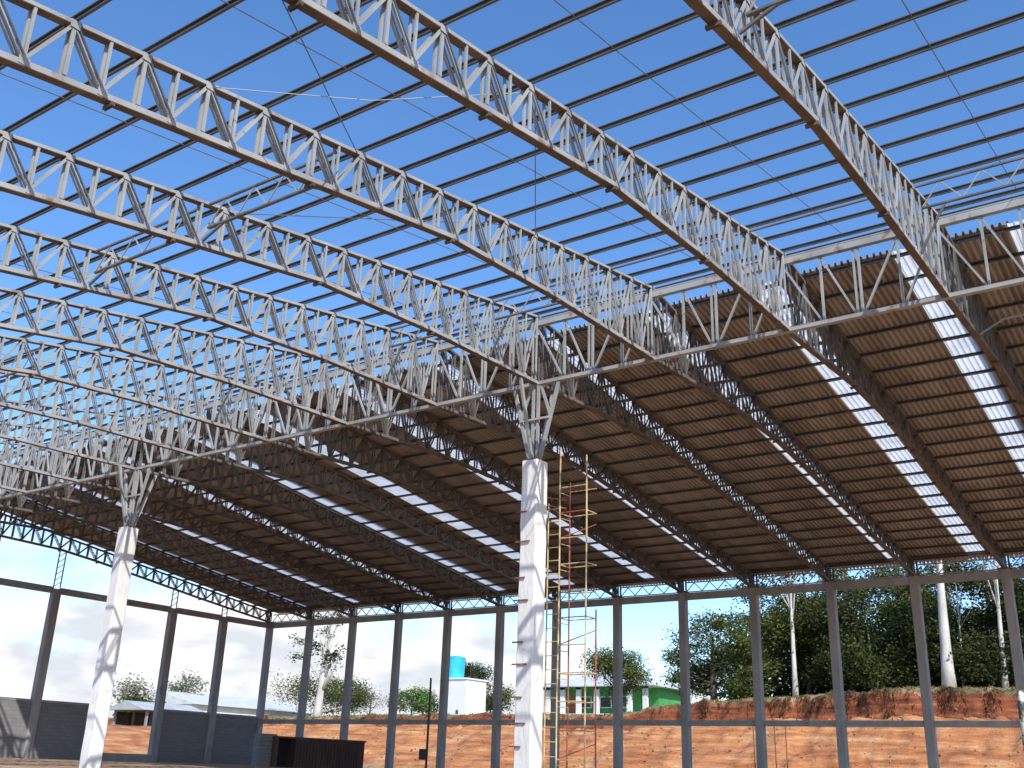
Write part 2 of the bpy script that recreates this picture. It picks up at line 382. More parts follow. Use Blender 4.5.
open_truss = make_truss('roof_truss', xs_open, top_open, bot_open, KO, True, (XG, 0, 0), xend=XG-.002)
open_far = make_truss('roof_truss', xs_open, top_open, bot_open, KO, False, (XG, 7*S, 0), xend=XG-.002)
shed_truss = make_truss('roof_truss', xs_shed, top_shed, bot_shed, KSH, True, (0, 0, 0), 'shade_steel', 'shade_steel', XG+.002)
shed_far = make_truss('roof_truss', xs_shed, top_shed, bot_shed, KSH, False, (0, 6*S, 0), 'shade_steel', 'shade_steel', XG+.002)
WHICH_O = {-1: 'bare truss half nearly overhead at the top right corner under open sky',
           0: 'bare lattice truss half crossing the sky nearest the right edge',
           1: 'bare lattice truss half under open sky, entering at the top edge left of centre',
           2: 'bare lattice truss half reaching across from the top left corner to the ridge girder',
           3: 'bare lattice truss half meeting the ridge girder above the scaffolded pale column',
           8: 'bare truss half meeting the ridge girder above the left leaning pale column',
           13: 'last bare truss half of the open roof slope, at the gable wall line'}
for k in range(-1, NB+1):
    o = open_truss if k == 0 else (open_far if k == 7 else copy_tree(open_truss if k < 7 else open_far))
    o.location = (XG, k*S, 0)
    lab = WHICH_O.get(k)
    if not lab:
        lab = ('bare grey truss half of open slope, %s beyond the one above the scaffolded column' % ORD[k-4]) if k < 8 else \
              ('bare grey truss half of open slope, %s beyond the one above the left pale column' % ORD[k-9])
    tag(o, lab, 'roof truss', 'bare trusses over the open slope')
WHICH_S = {-1: 'shaded truss half under brown sheeting at the extreme right edge',
           13: 'end truss half of the sheeted slope, open below to bright sky over the gable wall'}
for k in range(-1, NB+1):
    o = shed_truss if k == 0 else (shed_far if k == 6 else copy_tree(shed_truss if k < 6 else shed_far))
    o.location = (0, k*S, 0)
    lab = WHICH_S.get(k) or 'dark truss half under the brown roof sheeting, %s from the gable end truss' % ORD[NB-k-1]
    tag(o, lab, 'roof truss', 'shaded trusses under the sheeted slope')

# ------------------------------------------------------------------ ridge girder along the building
Y0, Y1 = -10.0, NB*S
g = empty('ridge_girder', (XG, Y0, 15.5))
zb, zt = 15.49, 17.98
b = MB(); b.box(XG-.10, XG+.10, Y0, Y1, zb-.09, zb+.05); b.build('bottom_chord', M['chord'], g)
b = MB()
b.channel((XG-.06, Y0, zt), (XG-.06, Y1, zt), .12, .22, .02, (1, 0, 0), -1)
b.box(XG-.14, XG+.06, Y0, Y1, zt-.128, zt-.113)
b.box(XG-.13, XG+.06, Y0, Y1, zt+.113, zt+.17); b.build('top_chord', M['chord'], g)
gm = {'vertical': [], 'diagonal': []}
for k in range(-2, NB):
    ya = k*S
    for q in range(1, 4): gm['vertical'].append(MB().bar((XG-.02, ya+1.25*q, zb+.05), (XG-.02, ya+1.25*q, zt-.15), .07, .095, (0, 1, 0)))
    gm['vertical'].append(MB().bar((XG-.02, ya+2.66, zb+.05), (XG-.02, ya+2.66, zt-.15), .067, .07, (0, 1, 0)))
    for (a, c) in ((5, 3.83), (3.70, 2.72), (1.30, 2.42), (.08, 1.17)):
        gm['diagonal'].append(MB().bar((XG-.02, ya+a, zt-.2), (XG-.02, ya+c, zb+.07), .063, .08, (0, 1, 0)))
for nm, l in gm.items():
    for i, mb in enumerate(l):
        if i < 60: mb.build(nm, M['steel'], g)
for nm, l in gm.items():
    if len(l) > 60:
        w = MB()
        for mb in l[60:]: w.add(mb.v, mb.f)
        w.build('far_web', M['steel'], g)
tag(g, 'long lattice girder along the ridge carried on the pale columns', 'girder')

# ------------------------------------------------------------------ purlins, both slopes
def purlin_builder(x, top, slope, lift, ya, yb, lip_side, mt):
    z = top(x)+lift; b = MB()
    b.channel((x, ya, z), (x, yb, z), .065, .125, .010, (1, 0, slope), lip_side); return b
z0 = None
for j in range(0, 21):
    x = XG - .20 - PN*j
    if j == 0:
        proto = purlin_builder(x, top_open, .1755, .066, -12, Y1+.4, 1, None)
        o = proto.build('purlin', M['purlin']); o.location = (0, 0, 0)
        for v in o.data.vertices: v.co -= Vector((x, -12, top_open(x)+.066))
        o.location = (x, -12, top_open(x)+.066); p0_ = o
    else:
        o = p0_.copy(); COL.objects.link(o); o.location = (x, -12, top_open(x)+.066)
    tag(o, 'bare purlin against the sky on the unsheeted slope, %s down from the ridge girder' % ORD[j], 'purlin', 'bare purlins of the open slope')
xs_p = [x for x in xs_shed[0:-1]] + [-.15]
for j, x in enumerate(xs_p):
    if j == 0:
        o = purlin_builder(x, top_shed, -.137, .066, -12, Y1+.4, 1, None).build('purlin', M['purlin'])
        for v in o.data.vertices: v.co -= Vector((x, -12, top_shed(x)+.066))
        p1_ = o
    else:
        o = p1_.copy(); COL.objects.link(o)
    o.location = (x, -12, top_shed(x)+.066)
    tag(o, 'dark purlin carrying the brown sheeting, %s down from the ridge girder' % ORD[j], 'purlin', 'purlins under the sheeted slope')

# sag rods at mid bay of the open slope
r0 = MB()
for j in range(0, 20):
    xa, xb = XG-.2-PN*j, XG-.2-PN*(j+1)
    r0.tube([(xa, 0, top_open(xa)+.06), (xb, 0, top_open(xb)+.06)], .012, 6)
rod = r0.build('sag_rod', M['rod'])
for k in range(-1, 8):
    o = rod if k == -1 else rod.copy()
    if k != -1: COL.objects.link(o)
    o.location = (0, k*S+2.6+(.25, -.1, .15, 0)[k % 4], 0)
    tag(o, 'thin dark sag rod up a bare roof bay, %s bay from the right edge' % ORD[k+1], 'rod', 'sag rods of the open slope')
# slanting brace rods in the roof plane
for i, (xa, ya, xb, yb, lab) in enumerate([
        (-56.0, 5, -47.9, 10, 'thin slanting brace rod high in the bare bay near the top left'),
        (-41.6, 10, -47.7, 15, 'thin slanting brace rod in the bare bay before the scaffolded column truss'),
        (-47.6, 5, -40.2, 10, 'thin slanting brace rod in the middle of the bare roof')]):
    tag(MB().tube([(xa, ya, top_open(xa)-.08), (xb, yb, top_open(xb)-.08)], .013, 6).build('brace_rod', M['rod']), lab, 'rod', 'slanting brace rods')
wp = [(-52.6, 6.2), (-48.0, 9.2)]
tag(MB().tube([(-52.5, 10, top_open(-52.5)-.1), (-50.0, 7.6, top_open(-50.0)-.3), (-47.7, 5, top_open(-47.7)-.1)], .010, 5).build('wire', M['steel']), 'thin pale wire hanging slack between two bare trusses', 'wire')

# lattice braces standing under a purlin between trusses
def lattice_brace(x, k, top, bot, lab, depth=.86, knee=True):
    y0, y1 = k*S+.16, (k+1)*S-.16
    zt_, zb_ = top(x)-.13, top(x)-depth
    root = empty('lattice_brace', (x, y0, zb_))
    MB().bar((x, y0, zt_), (x, y1, zt_), .07, .05, (1, 0, 0)).build('top_chord', M['shade_steel'], root)
    MB().bar((x, y0+.12, zb_), (x, y1-.12, zb_), .09, .05, (1, 0, 0)).build('bottom_chord', M['shade_steel'], root)
    n = 4; L = (y1-y0-.24)/n
    for i in range(n):
        a = y0+.12+L*i
        MB().bar((x, a, zb_+.01), (x, a+L/2, zt_-.01), .026, .032, (1, 0, 0)).build('diagonal', M['steel'], root)
        MB().bar((x, a+L/2, zt_-.01), (x, a+L, zb_+.01), .028, .034, (1, 0, 0)).build('diagonal', M['steel'], root)
    if knee:
        for yy, s in ((y0, 1), (y1, -1)):
            MB().bar((x, yy+s*.75, zb_), (x, yy-s*.04, bot(x)+.02), .06, .06, (1, 0, 0)).build('knee', M['shade_steel'], root)
    return tag(root, lab, 'brace', 'lattice braces between the bare trusses')
XA, XB = XG-.2-2*PN, XG-.2-10.4*PN
lattice_brace(XA, -1, top_open, bot_open, 'small lattice brace between bare trusses just above the girder at the right edge')
lattice_brace(XB, -1, top_open, bot_open, 'small lattice brace at the top edge, right of the nearest truss')
lattice_brace(XA, 2, top_open, bot_open, 'small lattice brace near the ridge, right of the truss above the scaffolded column')
lattice_brace(XA, 3, top_open, bot_open, 'small lattice brace near the ridge, left of the truss above the scaffolded column')
lattice_brace(XB, 2, top_open, bot_open, 'upper of the small lattice braces crossing the open sky at the left')
lattice_brace(XB, 3, top_open, bot_open, 'small lattice brace crossing open sky at left, next after the uppermost one')
lattice_brace(XA, 5, top_open, bot_open, 'small lattice brace near the ridge, halfway between the two pale columns')
lattice_brace(XB+3*PN, 6, top_open, bot_open, 'small lattice brace between bare trusses, above the left pale column')
# doubled angle under the second purlin in the other bays
for k, lab in ((0, 'pale angle under a bare purlin beside the nearest truss'), (1, 'pale angle under a bare purlin, one bay left of the nearest truss bay')):
    tag(MB().bar((XA, k*S+.14, top_open(XA)-.10), (XA, (k+1)*S-.14, top_open(XA)-.10), .07, .04, (1, 0, 0)).build('steel_angle', M['shade_steel']), lab, 'steel angle', 'angles under the bare purlins')
# bent strut under the sheeting at the right edge
bs = MB().tube([(-28.6, 0, 15.62), (-28.5, -.9, 16.10), (-28.4, -4.9, 16.25)], .035, 6).build('bent_brace', M['steel'])
tag(bs, 'bent pale steel bar under the sheeting at the right edge', 'brace')

# ------------------------------------------------------------------ roof sheeting
def wave(ya, yb, pitch=.22, amp=.06, per=10):
    n = max(2, int(round((yb-ya)/pitch*per))); out = []
    for i in range(n+1):
        y = ya+(yb-ya)*i/n; t = (y/pitch) % 1.0
        a = max(-1, min(1, 2.6*math.cos(2*math.pi*t)-.6))      # trapezoid-like ribs
        out.append((y, amp*a))
    return out
def sheet_part(name, ya, yb, mt, parent, xa, xb, lift=.20, amp=.06):
    w = wave(ya, yb, amp=amp); n = len(w); b = MB()
    for x in (xa, xb):
        for dz in (0, .005):
            for y, a in w: b.v.append((x, y, top_shed(x)+lift+a+dz))
    A, B_, C_, D_ = 0, n, 2*n, 3*n
    for i in range(n-1):
        b.f.append((A+i, A+i+1, C_+i+1, C_+i)); b.f.append((B_+i, D_+i, D_+i+1, B_+i+1))
        b.f.append((A+i, B_+i, B_+i+1, A+i+1)); b.f.append((C_+i, C_+i+1, D_+i+1, D_+i))
    b.f.append((A, C_, D_, B_)); b.f.append((A+n-1, B_+n-1, D_+n-1, C_+n-1))
    return b.build(name, mt, parent, fix=True)
XS0, XS1 = -31.0, .95
def sheeting(k, s0, s1, lab, ya=None, yb=None):
    ya = k*S if ya is None else ya; yb = (k+1)*S if yb is None else yb
    root = empty('roof_sheeting', (XS1, ya, top_shed(XS1)))
    if s0 is None:
        sheet_part('metal_sheet', ya, yb, M['sheet'], root, XS0, XS1)
        return tag(root, lab, 'roof sheeting', 'brown roof sheeting bays')
    if s0 > ya: sheet_part('metal_sheet', ya, s0, M['sheet'], root, XS0, XS1)
    sheet_part('skylight_strip', s0-.06, s1+.06, M['skylight'], root, XS0, XS1-.9, .145, .012)
    sheet_part('metal_sheet', s0+0, s1, M['sheet'], root, XS1-.9, XS1)
    sheet_part('metal_sheet', s1, yb, M['sheet'], root, XS0, XS1)
    return tag(root, lab, 'roof sheeting', 'brown roof sheeting bays')
SKY = {0: (.85, 1.85), 1: (.85, 1.80), 2: (.38, 1.25), 3: (.10, .95), 4: (.95, 1.85), 5: (1.4, 2.6), 6: (3.15, 4.30), 7: (4.2, 4.95), 8: None, 9: (1.1, 2.0), 10: (3.95, 4.65), 11: None, 12: (.1, .9)}
for k in range(0, NB):
    lab = 'brown ribbed roof sheeting with one white skylight strip, %s bay from the gable wall' % ORD[NB-1-k]
    if SKY[k] is None: sheeting(k, None, None, lab.replace('with one white skylight strip', 'without a skylight'))
    else: sheeting(k, k*S+SKY[k][0], k*S+SKY[k][1], lab)
sheeting(-1, -2.80, -1.80, 'brown ribbed roof sheeting with white skylight strip at the extreme right edge')

# ------------------------------------------------------------------ ground and terrain
rng = np.random.RandomState(7)
def vnoise(x, y, seed):
    """smooth value noise on arrays"""
    xi = np.floor(x).astype(int); yi = np.floor(y).astype(int); xf = x-xi; yf = y-yi
    def h(a, b_):
        n = (a*374761393 + b_*668265263 + seed*974711) & 0x7fffffff
        n = ((n ^ (n >> 13))*1274126177) & 0x7fffffff
        return (n ^ (n >> 16)) / 0x7fffffff % 1.0
    u = xf*xf*(3-2*xf); v = yf*yf*(3-2*yf)
    return (h(xi, yi)*(1-u)+h(xi+1, yi)*u)*(1-v) + (h(xi, yi+1)*(1-u)+h(xi+1, yi+1)*u)*v
def fbm(x, y, seed, oct_=4):
    s = 0; a = .5
    for i in range(oct_): s = s + a*(vnoise(x*2**i, y*2**i, seed+i)-.5); a *= .5
    return s
def sstep(a, b_, x):
    t = np.clip((x-a)/(b_-a), 0, 1); return t*t*(3-2*t)
TY = [-40, 8.5, 15, 20, 25, 28.5, 34, 38.7, 44, 57, 67, 87, 120]; TZ = [8.1, 8.1, 8.36, 8.14, 7.98, 7.80, 7.5, 7.1, 6.4, 6.4, 6.35, 6.2, 6.0]
def WOB(x, y): return 1.6*fbm(y*.16, x*.05, 11) + 1.3*fbm(y*.6, x*.3, 12) + .8*fbm(y*1.6, x*.9, 14)
def terrain(x, y):
    floor = 1.22*sstep(4, 56, y) + .10*fbm(x*.35, y*.35, 3)
    topz = np.interp(y, TY, TZ) + .35*fbm(y*.25, x*.25, 9)
    wob = WOB(x, y)
    xs = x + wob
    bench = topz-np.interp(y, [8, 30, 45, 90], [2.3, 2.0, 1.05, .8])
    z1 = floor + (bench-floor)*np.clip((xs-9.8)/(19.6-9.8), 0, 1)**.85
    cut = sstep(20.4, 21.6, xs)
    gul = np.maximum(0, fbm(y*.55, x*.12, 41))*sstep(11, 16, xs)*(1-sstep(20, 21, xs))
    z1 = z1 + (topz-bench)*cut - 1.5*gul
    z1 = z1 + np.where(xs > 21.6, np.clip(xs-21.6, 0, 60)*.035, 0)
    z1 = z1 + (.85*fbm(x*.5, y*.5, 21) + .70*fbm(x*1.4, y*1.1, 22))*sstep(9, 13, xs)*(1-.4*sstep(21, 24, xs))
    # lower bank behind the gable
    ys = y + 1.2*fbm(x*.2, y*.1, 31)
    g = 1.25 + (4.5-1.25)*np.clip((ys-79.0)/9.5, 0, 1) + .4*fbm(x*.5, y*.5, 33)*sstep(78, 82, ys)
    g = np.where(ys > 68, g, floor)
    w = sstep(66, 69, y)
    z2 = floor*(1-w) + g*w
    z2 = z2 + np.clip(y-90, 0, 400)*.016*w
    z = np.maximum(z1, z2)
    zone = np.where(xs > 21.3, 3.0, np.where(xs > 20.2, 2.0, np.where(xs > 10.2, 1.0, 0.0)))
    zone = np.where((x < 10) & (ys > 76), 1.0, zone); zone = np.where((x < 10) & (ys > 88.2), 3.0, zone)
    return z, zone
def axis(segs):
    out = []
    for a, b_, st in segs: out += list(np.arange(a, b_, st))
    return np.array(sorted(set(np.round(out, 3))))
gx = axis([(-900, -90, 90), (-90, -40, 4), (-40, 8, 1.5), (8, 19, .5), (19, 24, .16), (24, 50, 1.5), (50, 120, 6), (120, 1500, 115)])
gy = axis([(-600, -60, 90), (-60, -5, 5), (-5, 95, .36), (95, 160, 3), (160, 1500, 110)])
GX, GY = np.meshgrid(gx, gy, indexing='ij')
GZ, GW = terrain(GX, GY)
nx, ny = GX.shape
verts = np.stack([GX.ravel(), GY.ravel(), GZ.ravel()], 1)
ii, jj = np.meshgrid(np.arange(nx-1), np.arange(ny-1), indexing='ij')
a_ = (ii*ny+jj).ravel(); faces = np.stack([a_, a_+ny, a_+ny+1, a_+1], 1)
me = bpy.data.meshes.new('ground'); me.from_pydata(verts.tolist(), [], faces.tolist())
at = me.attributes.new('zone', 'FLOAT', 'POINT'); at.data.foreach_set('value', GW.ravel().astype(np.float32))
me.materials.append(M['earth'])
for p in me.polygons: p.use_smooth = True
go = bpy.data.objects.new('ground', me); COL.objects.link(go); tag(go, kind='structure')
def gz(x, y): return float(terrain(np.array([float(x)]), np.array([float(y)]))[0][0])

# ------------------------------------------------------------------ columns and beams of the walls
def wall_column(name, x, y, w, d, top, lab, grp, cap=True):
    zb_ = gz(x, y)-.4
    root = empty(name, (x, y, zb_))
    c = .03
    pts = [(-w/2+c,-d/2),(w/2-c,-d/2),(w/2,-d/2+c),(w/2,d/2-c),(w/2-c,d/2),(-w/2+c,d/2),(-w/2,d/2-c),(-w/2,-d/2+c)]
    b = MB(); n = len(pts)
    b.add([(x+p, y+q, zb_) for p, q in pts]+[(x+p, y+q, top) for p, q in pts], [(i, (i+1) % n, n+(i+1) % n, n+i) for i in range(n)]+[tuple(range(n-1, -1, -1)), tuple(range(n, 2*n))])
    b.build('shaft', M['concrete'], root)
    if cap: MB().box(x-w/2-.06, x+w/2+.06, y-d/2-.06, y+d/2+.06, top, top+.07).build('bearing_plate', M['rust_rod'], root)
    return tag(root, lab, 'column', grp)
for k in range(-1, NB+1):
    if k == 13: lab = 'grey concrete corner column where the back wall meets the gable wall'
    else: lab = 'slim grey concrete column of the back wall, %s from the corner' % ORD[NB-1-k]
    wall_column('concrete_column', 0, k*S, .5, .5, HW+.27, lab, 'back wall columns')
for i in range(1, 6):
    wall_column('concrete_column', -i*SG, NB*S, .62, .5, HW+.10, 'slim grey concrete column of the gable wall, %s from the corner' % ORD[i-1], 'gable wall columns', cap=False)
for k in range(-2, NB):
    MBb = MB().box(-.16, .16, k*S+.25, (k+1)*S-.25, HW-.22, HW+.22)
    tag(MBb.build('wall_beam', M['concrete']), 'grey head beam between back wall columns, %s bay from the corner' % ORD[NB-1-k], 'beam', 'head beams of the back wall')
    r = MB().box(-.12, .12, k*S+.25, (k+1)*S-.25, 4.52, 4.86)
    tag(r.build('wall_rail', M['concrete']), 'lower grey rail between back wall columns, %s bay from the corner' % ORD[NB-1-k], 'rail', 'lower rails of the back wall')
for i in range(0, 6):
    xa, xb = -(i+1)*SG+.31, -i*SG-(.31 if i else .25)
    tag(MB().box(xa, xb, NB*S-.16, NB*S+.16, HW-.22, HW+.22).build('wall_beam', M['concrete']), 'grey head beam along the gable wall, %s bay from the corner' % ORD[i], 'beam', 'head beams of the gable wall')
# block panels of the gable wall, one bay left open
for i, lab in ((0, 'dark grey block wall panel beside the corner column'), (1, 'dark grey block wall panel next to the open gable bay'),
               (3, 'dark grey block wall panel left of the leaning pale column'), (4, 'block wall panel at the left edge with a sunlit patch'), (5, 'block wall panel beyond the left edge in full sun')):
    xa, xb = -(i+1)*SG+.32, -i*SG-(.32 if i else .26)
    if i == 1: xb = -i*SG-.32
    root = empty('block_wall', ((xa+xb)/2, NB*S, .6))
    MB().box(xa, xb, NB*S-.10, NB*S+.10, .6, 4.95).build('block_panel', M['block'], root)
    MB().box(xa, xb, NB*S-.13, NB*S+.13, 4.95, 5.10).build('coping', M['concrete'], root)
    tag(root, lab, 'block wall', 'block panels of the gable wall')
tag(MB().box(-3*SG+.32, -2*SG-.32, NB*S-.15, NB*S+.15, .5, 1.75).build('ground_beam', M['concrete']), 'dark ground beam across the open gable bay', 'beam')

# lattice posts above the gable beam up to the end truss
for i in range(1, 6):
    x = -i*SG; zb_ = HW+.23; zt_ = bot_shed(x)-.14
    root = empty('lattice_post', (x, NB*S, zb_))
    for s in (-.26, .26): MB().bar((x+s, NB*S, zb_), (x+s, NB*S, zt_), .07, .06, (1, 0, 0)).build('leg', M['rod'], root)
    n = max(2, int((zt_-zb_)/.42)); w = MB()
    for q in range(n):
        za, zc = zb_+(zt_-zb_)*q/n, zb_+(zt_-zb_)*(q+1)/n
        w.bar((x-.24, NB*S, za+.03), (x+.24, NB*S, zc-.03), .03, .04, (0, 1, 0))
    w.build('lacing', M['rod'], root)
    tag(root, 'dark laced steel post on the gable beam, %s from the corner' % ORD[i-1], 'lattice post', 'laced posts on the gable beam')

# eaves lattices between back wall columns
ev = None
def eaves(k):
    y0, y1 = k*S+.3, (k+1)*S-.3; zb_, zt_ = HW+.30, 13.62
    root = empty('eaves_lattice', (0, y0, zb_))
    MB().bar((0, y0, zt_), (0, y1, zt_), .08, .07, (1, 0, 0)).build('top_chord', M['steel'], root)
    MB().bar((0, y0, zb_), (0, y1, zb_), .08, .06, (1, 0, 0)).build('bottom_chord', M['steel'], root)
    n = 4; L = (y1-y0)/n
    for i in range(n):
        a = y0+L*i
        MB().bar((0, a, zb_+.03), (0, a+L/2, zt_-.03), .05, .05, (1, 0, 0)).build('diagonal', M['steel'], root)
        MB().bar((0, a+L/2, zt_-.03), (0, a+L, zb_+.03), .05, .05, (1, 0, 0)).build('diagonal', M['steel'], root)
    for yy in (k*S-.20, k*S, k*S+.20):
        MB().bar((.1, yy, HW+.36), (.1, yy, 13.8), .07, .10, (1, 0, 0)).build('vertical', M['rod'], root)
    return root
for k in range(-1, NB):
    o = eaves(k) if k == -1 else copy_tree(ev)
    if k == -1: ev = o
    o.location = (0, k*S+.3, HW+.30)
    tag(o, 'small lattice on the back wall beam under the eaves, %s bay from the corner' % ORD[NB-1-k], 'eaves lattice', 'eaves lattices on the back wall')

# ------------------------------------------------------------------ pale ridge columns with branching steel heads
def ridge_column(y, lab, rods):
    zb_ = gz(XG, y)-.5; top = 12.35; w = .36
    root = empty('ridge_column', (XG, y, zb_))
    b = MB(); c = .05
    pts = [(-w+c,-w),(w-c,-w),(w,-w+c),(w,w-c),(w-c,w),(-w+c,w),(-w,w-c),(-w,-w+c)]; n = 8
    lv = np.linspace(zb_, top, 22); rr = np.random.RandomState(int(y*3)); ring = []
    for z in lv:
        j = rr.uniform(-.012, .012, 2); s = 1+rr.uniform(-.012, .012)
        ring.append([(XG+p*s+j[0], y+q*s+j[1], z) for p, q in pts])
    for r_ in ring: b.v += r_
    for i in range(len(lv)-1):
        for k in range(n): b.f.append((i*n+k, i*n+(k+1) % n, (i+1)*n+(k+1) % n, (i+1)*n+k))
    b.f.append(tuple(range(n-1, -1, -1))); b.f.append(tuple((len(lv)-1)*n+k for k in range(n)))
    b.build('shaft', M['pale_concrete'], root)
    MB().box(XG-.32, XG+.32, y-.32, y+.32, top, top+.06).build('bearing_plate', M['rust_rod'], root)
    zc = 15.40
    for dy in (-.11, .11): MB().bar((XG-.03, y+dy, top+.06), (XG-.03, y+dy, zc), .10, .10, (0, 1, 0)).build('post', M['steel'], root)
    for s in (-1, 1):
        MB().bar((XG-.02, y+s*.22, top+.06), (XG-.02, y+s*1.02, zc), .13, .10, (0, 1, 0)).build('branch', M['steel'], root)
        MB().bar((XG-.02, y+s*.20, zc), (XG-.02, y+s*.68, 14.05), .10, .07, (0, 1, 0)).build('stay', M['steel'], root)
        MB().bar((XG+s*.22, y, top+.06), (XG+s*1.1, y, 15.38), .10, .12, (0, 1, 0)).build('branch', M['steel'], root)
    MB().bar((XG-.12, y-.66, 14.0), (XG-.12, y+.66, 14.0), .06, .08, (1, 0, 0)).build('tie', M['steel'], root)
    for (ya, za, ln) in rods:
        MB().bar((XG-w-.04, y+ya, za), (XG-w-.04, y+ya-ln, za), .04, .05, (1, 0, 0)).build('tie_rod', M['rust_rod'], root)
    return tag(root, lab, 'column', 'pale columns under the ridge girder')
RODS = [(.50, z, .62 if i % 2 else .45) for i, z in enumerate([2.3, 3.05, 3.9, 5.0, 5.75, 7.2, 8.0, 9.3, 10.4])]
ridge_column(3*S, 'tall pale concrete column with branching steel head beside the yellow scaffold', RODS)
ridge_column(8*S-.3, 'tall pale concrete column with branching steel head in front of the gable wall', [])
ridge_column(13*S, 'pale ridge column standing in the line of the gable wall', [])

# ------------------------------------------------------------------ scaffold tower
sx0, sx1, sy0, sy1 = -31.9, -31.2, 13.16, 14.30
zg = gz(-31.3, 14)-.05
sc = empty('scaffold_tower', ((sx0+sx1)/2, (sy0+sy1)/2, zg))
rs = random.Random(5)
for (x, y, ztop, mt) in ((sx0, sy0, 12.55, 'yellow'), (sx0, sy1, 13.0, 'yellow'), (sx1, sy0, 7.0, 'redpaint'), (sx1, sy1, 11.8, 'redpaint')):
    h = zg
    pts = []
    while h < ztop: pts.append((x+rs.uniform(-.012, .012), y+rs.uniform(-.012, .012), h)); h += 1.9
    pts.append((x, y, ztop)); MB().tube(pts, .030, 8).build('post', M[mt], sc)
lad = sy1+.50
MB().tube([(sx0, lad, zg), (sx0+.02, lad+.01, 6), (sx0, lad, 10.9)], .030, 8).build('post', M['yellow'], sc)
lv = [zg+.9+1.9*i for i in range(7) if zg+.9+1.9*i < 12.3]
for i, z in enumerate(lv):
    for dz in (0, .95):
        if z+dz > 12.3: continue
        mt = M['yellow'] if (i*2+int(dz > 0)) % 4 != 2 else M['redpaint']
        MB().tube([(sx0, sy0, z+dz), (sx0, sy1, z+dz)], .022, 6).build('ledger', mt, sc)
        if dz == 0 or i % 2: MB().tube([(sx1, sy0, z+dz), (sx1, sy1, z+dz)], .022, 6).build('ledger', M['yellow'], sc)
    MB().tube([(sx0, sy0, z), (sx1, sy0, z)], .022, 6).build('transom', M['yellow'], sc)
    MB().tube([(sx0, sy1, z), (sx1, sy1, z)], .022, 6).build('transom', M['yellow'], sc)
    if i % 2 == 0: MB().tube([(sx0, sy1, z+.95), (sx1, sy0, z+1.5)], .018, 6).build('brace', M['redpaint'], sc)
z = zg+.5
while z < 10.8:
    MB().tube([(sx0, sy1, z), (sx0, lad, z)], .018, 6).build('rung', M['yellow'], sc); z += .48
z = zg+.74
while z < 11.8:
    MB().tube([(sx1, sy1, z), (sx0, sy1, z-.02)], .016, 6).build('rung', M['yellow'], sc); z += .95
for z in (11.2, 10.9): MB().tube([(sx0-.3, lad+.5, z), (sx0+.1, sy1-.2, z-.25)], .03, 6).build('coupling_tube', M['redpaint'], sc)
tag(sc, 'yellow tubular scaffold tower standing beside the pale ridge column', 'scaffold')

# ------------------------------------------------------------------ site things near the back wall
by = 50.0
L_, R_ = at_y(278, 737, by), at_y(365, 740, by)
zb_ = gz(-7, by)-.1; zt_ = (L_[2]+R_[2])/2
bx = empty('site_container', ((L_[0]+R_[0])/2, by, zb_))
xa, xb = L_[0], R_[0]; xd = xa+1.7
bb = MB().box(xd, xb, by, by+2.4, zb_, zt_-.12)
for i in range(int((xb-xd-.4)/.3)): bb.box(xd+.25+i*.3, xd+.37+i*.3, by-.05, by-.003, zb_+.15, zt_-.3)
bb.build('body', M['box'], bx)
MB().box(xa, xb+.05, by-.08, by+2.5, zt_-.117, zt_).build('roof', M['box_edge'], bx)
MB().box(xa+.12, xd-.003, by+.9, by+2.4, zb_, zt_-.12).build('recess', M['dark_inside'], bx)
MB().box(xa, xa+.117, by, by+2.4, zb_, zt_-.12).build('end_post', M['box_edge'], bx)
tag(bx, 'dark brown site container with a dark recess at its left end', 'container')
gp0, gp1 = at_y(259, 737, by+.6), at_y(277, 737, by+.6)
gb = MB()
for i in range(9): gb.box(gp0[0], gp1[0]-.05, by+.5, by+1.1, zb_+i*.25, zb_+i*.25+.235)
tag(gb.build('block_stack', M['block']), 'stack of grey concrete blocks at the left of the brown container', 'block stack')
pt = at_x(431, 678, -1.2); pz = gz(-1.2, pt[1])-.2
pr_ = empty('service_pole', (-1.2, float(pt[1]), pz))
MB().tube([(-1.2, pt[1], pz), (-1.2, pt[1], pt[2])], [.095, .075], 10).build('pole', M['black'], pr_)
MB().box(-1.55, -1.34, pt[1]-.05, pt[1]+.45, 2.0, 2.75).build('meter_box', M['black'], pr_)
tag(pr_, 'thin black service pole with a meter box inside the back wall', 'pole')
# whitewashed post at the right edge
pe = at_x(1021, 690, -12.0); ez = gz(-12, pe[1])-.3
ep = MB(); q0 = Vector((-12.0, float(pe[1])-.02, ez)); q1 = Vector((-12.0, float(pe[1])-.02, float(pe[2])))
ep.tube([q0+(q1-q0)*t for t in (0, .3, .6, .9, .97, 1.0)], [.26, .25, .25, .24, .19, .08], 12)
M['mottle'] = mat('mottled_whitewash', (.10, .13, .11), (.78, .78, .74), 2.6, .9, 0, .2, 10, lo=.46, hi=.53, coords='World')
tag(ep.build('wrapped_post', M['mottle'], smooth=True), 'white and grey mottled post at the lower right edge', 'post')
# slender rods stuck behind the rail near the 7th column
for i, (u, lab) in enumerate(((753, 'thin dark rod standing behind the rail, left of its pair'), (774, 'thin dark rod standing behind the rail, middle of three'), (785, 'thin dark rod standing behind the rail, right of its pair'))):
    q = at_x(u, 722, 8.5); z_ = gz(8.5, q[1])-.2
    tag(MB().tube([(8.5, q[1], z_), (8.5, q[1], q[2]-.2)], .035, 6).build('rebar_rod', M['rust_rod']), lab, 'rod', 'rods on the bank')

# ------------------------------------------------------------------ buildings beyond
def gable_house(name, x, y, rot, w, d, zb_, hw, hr, wall, roof, lab, over=.6):
    root = empty(name, (x, y, zb_)); root.rotation_euler = (0, 0, rot); return root
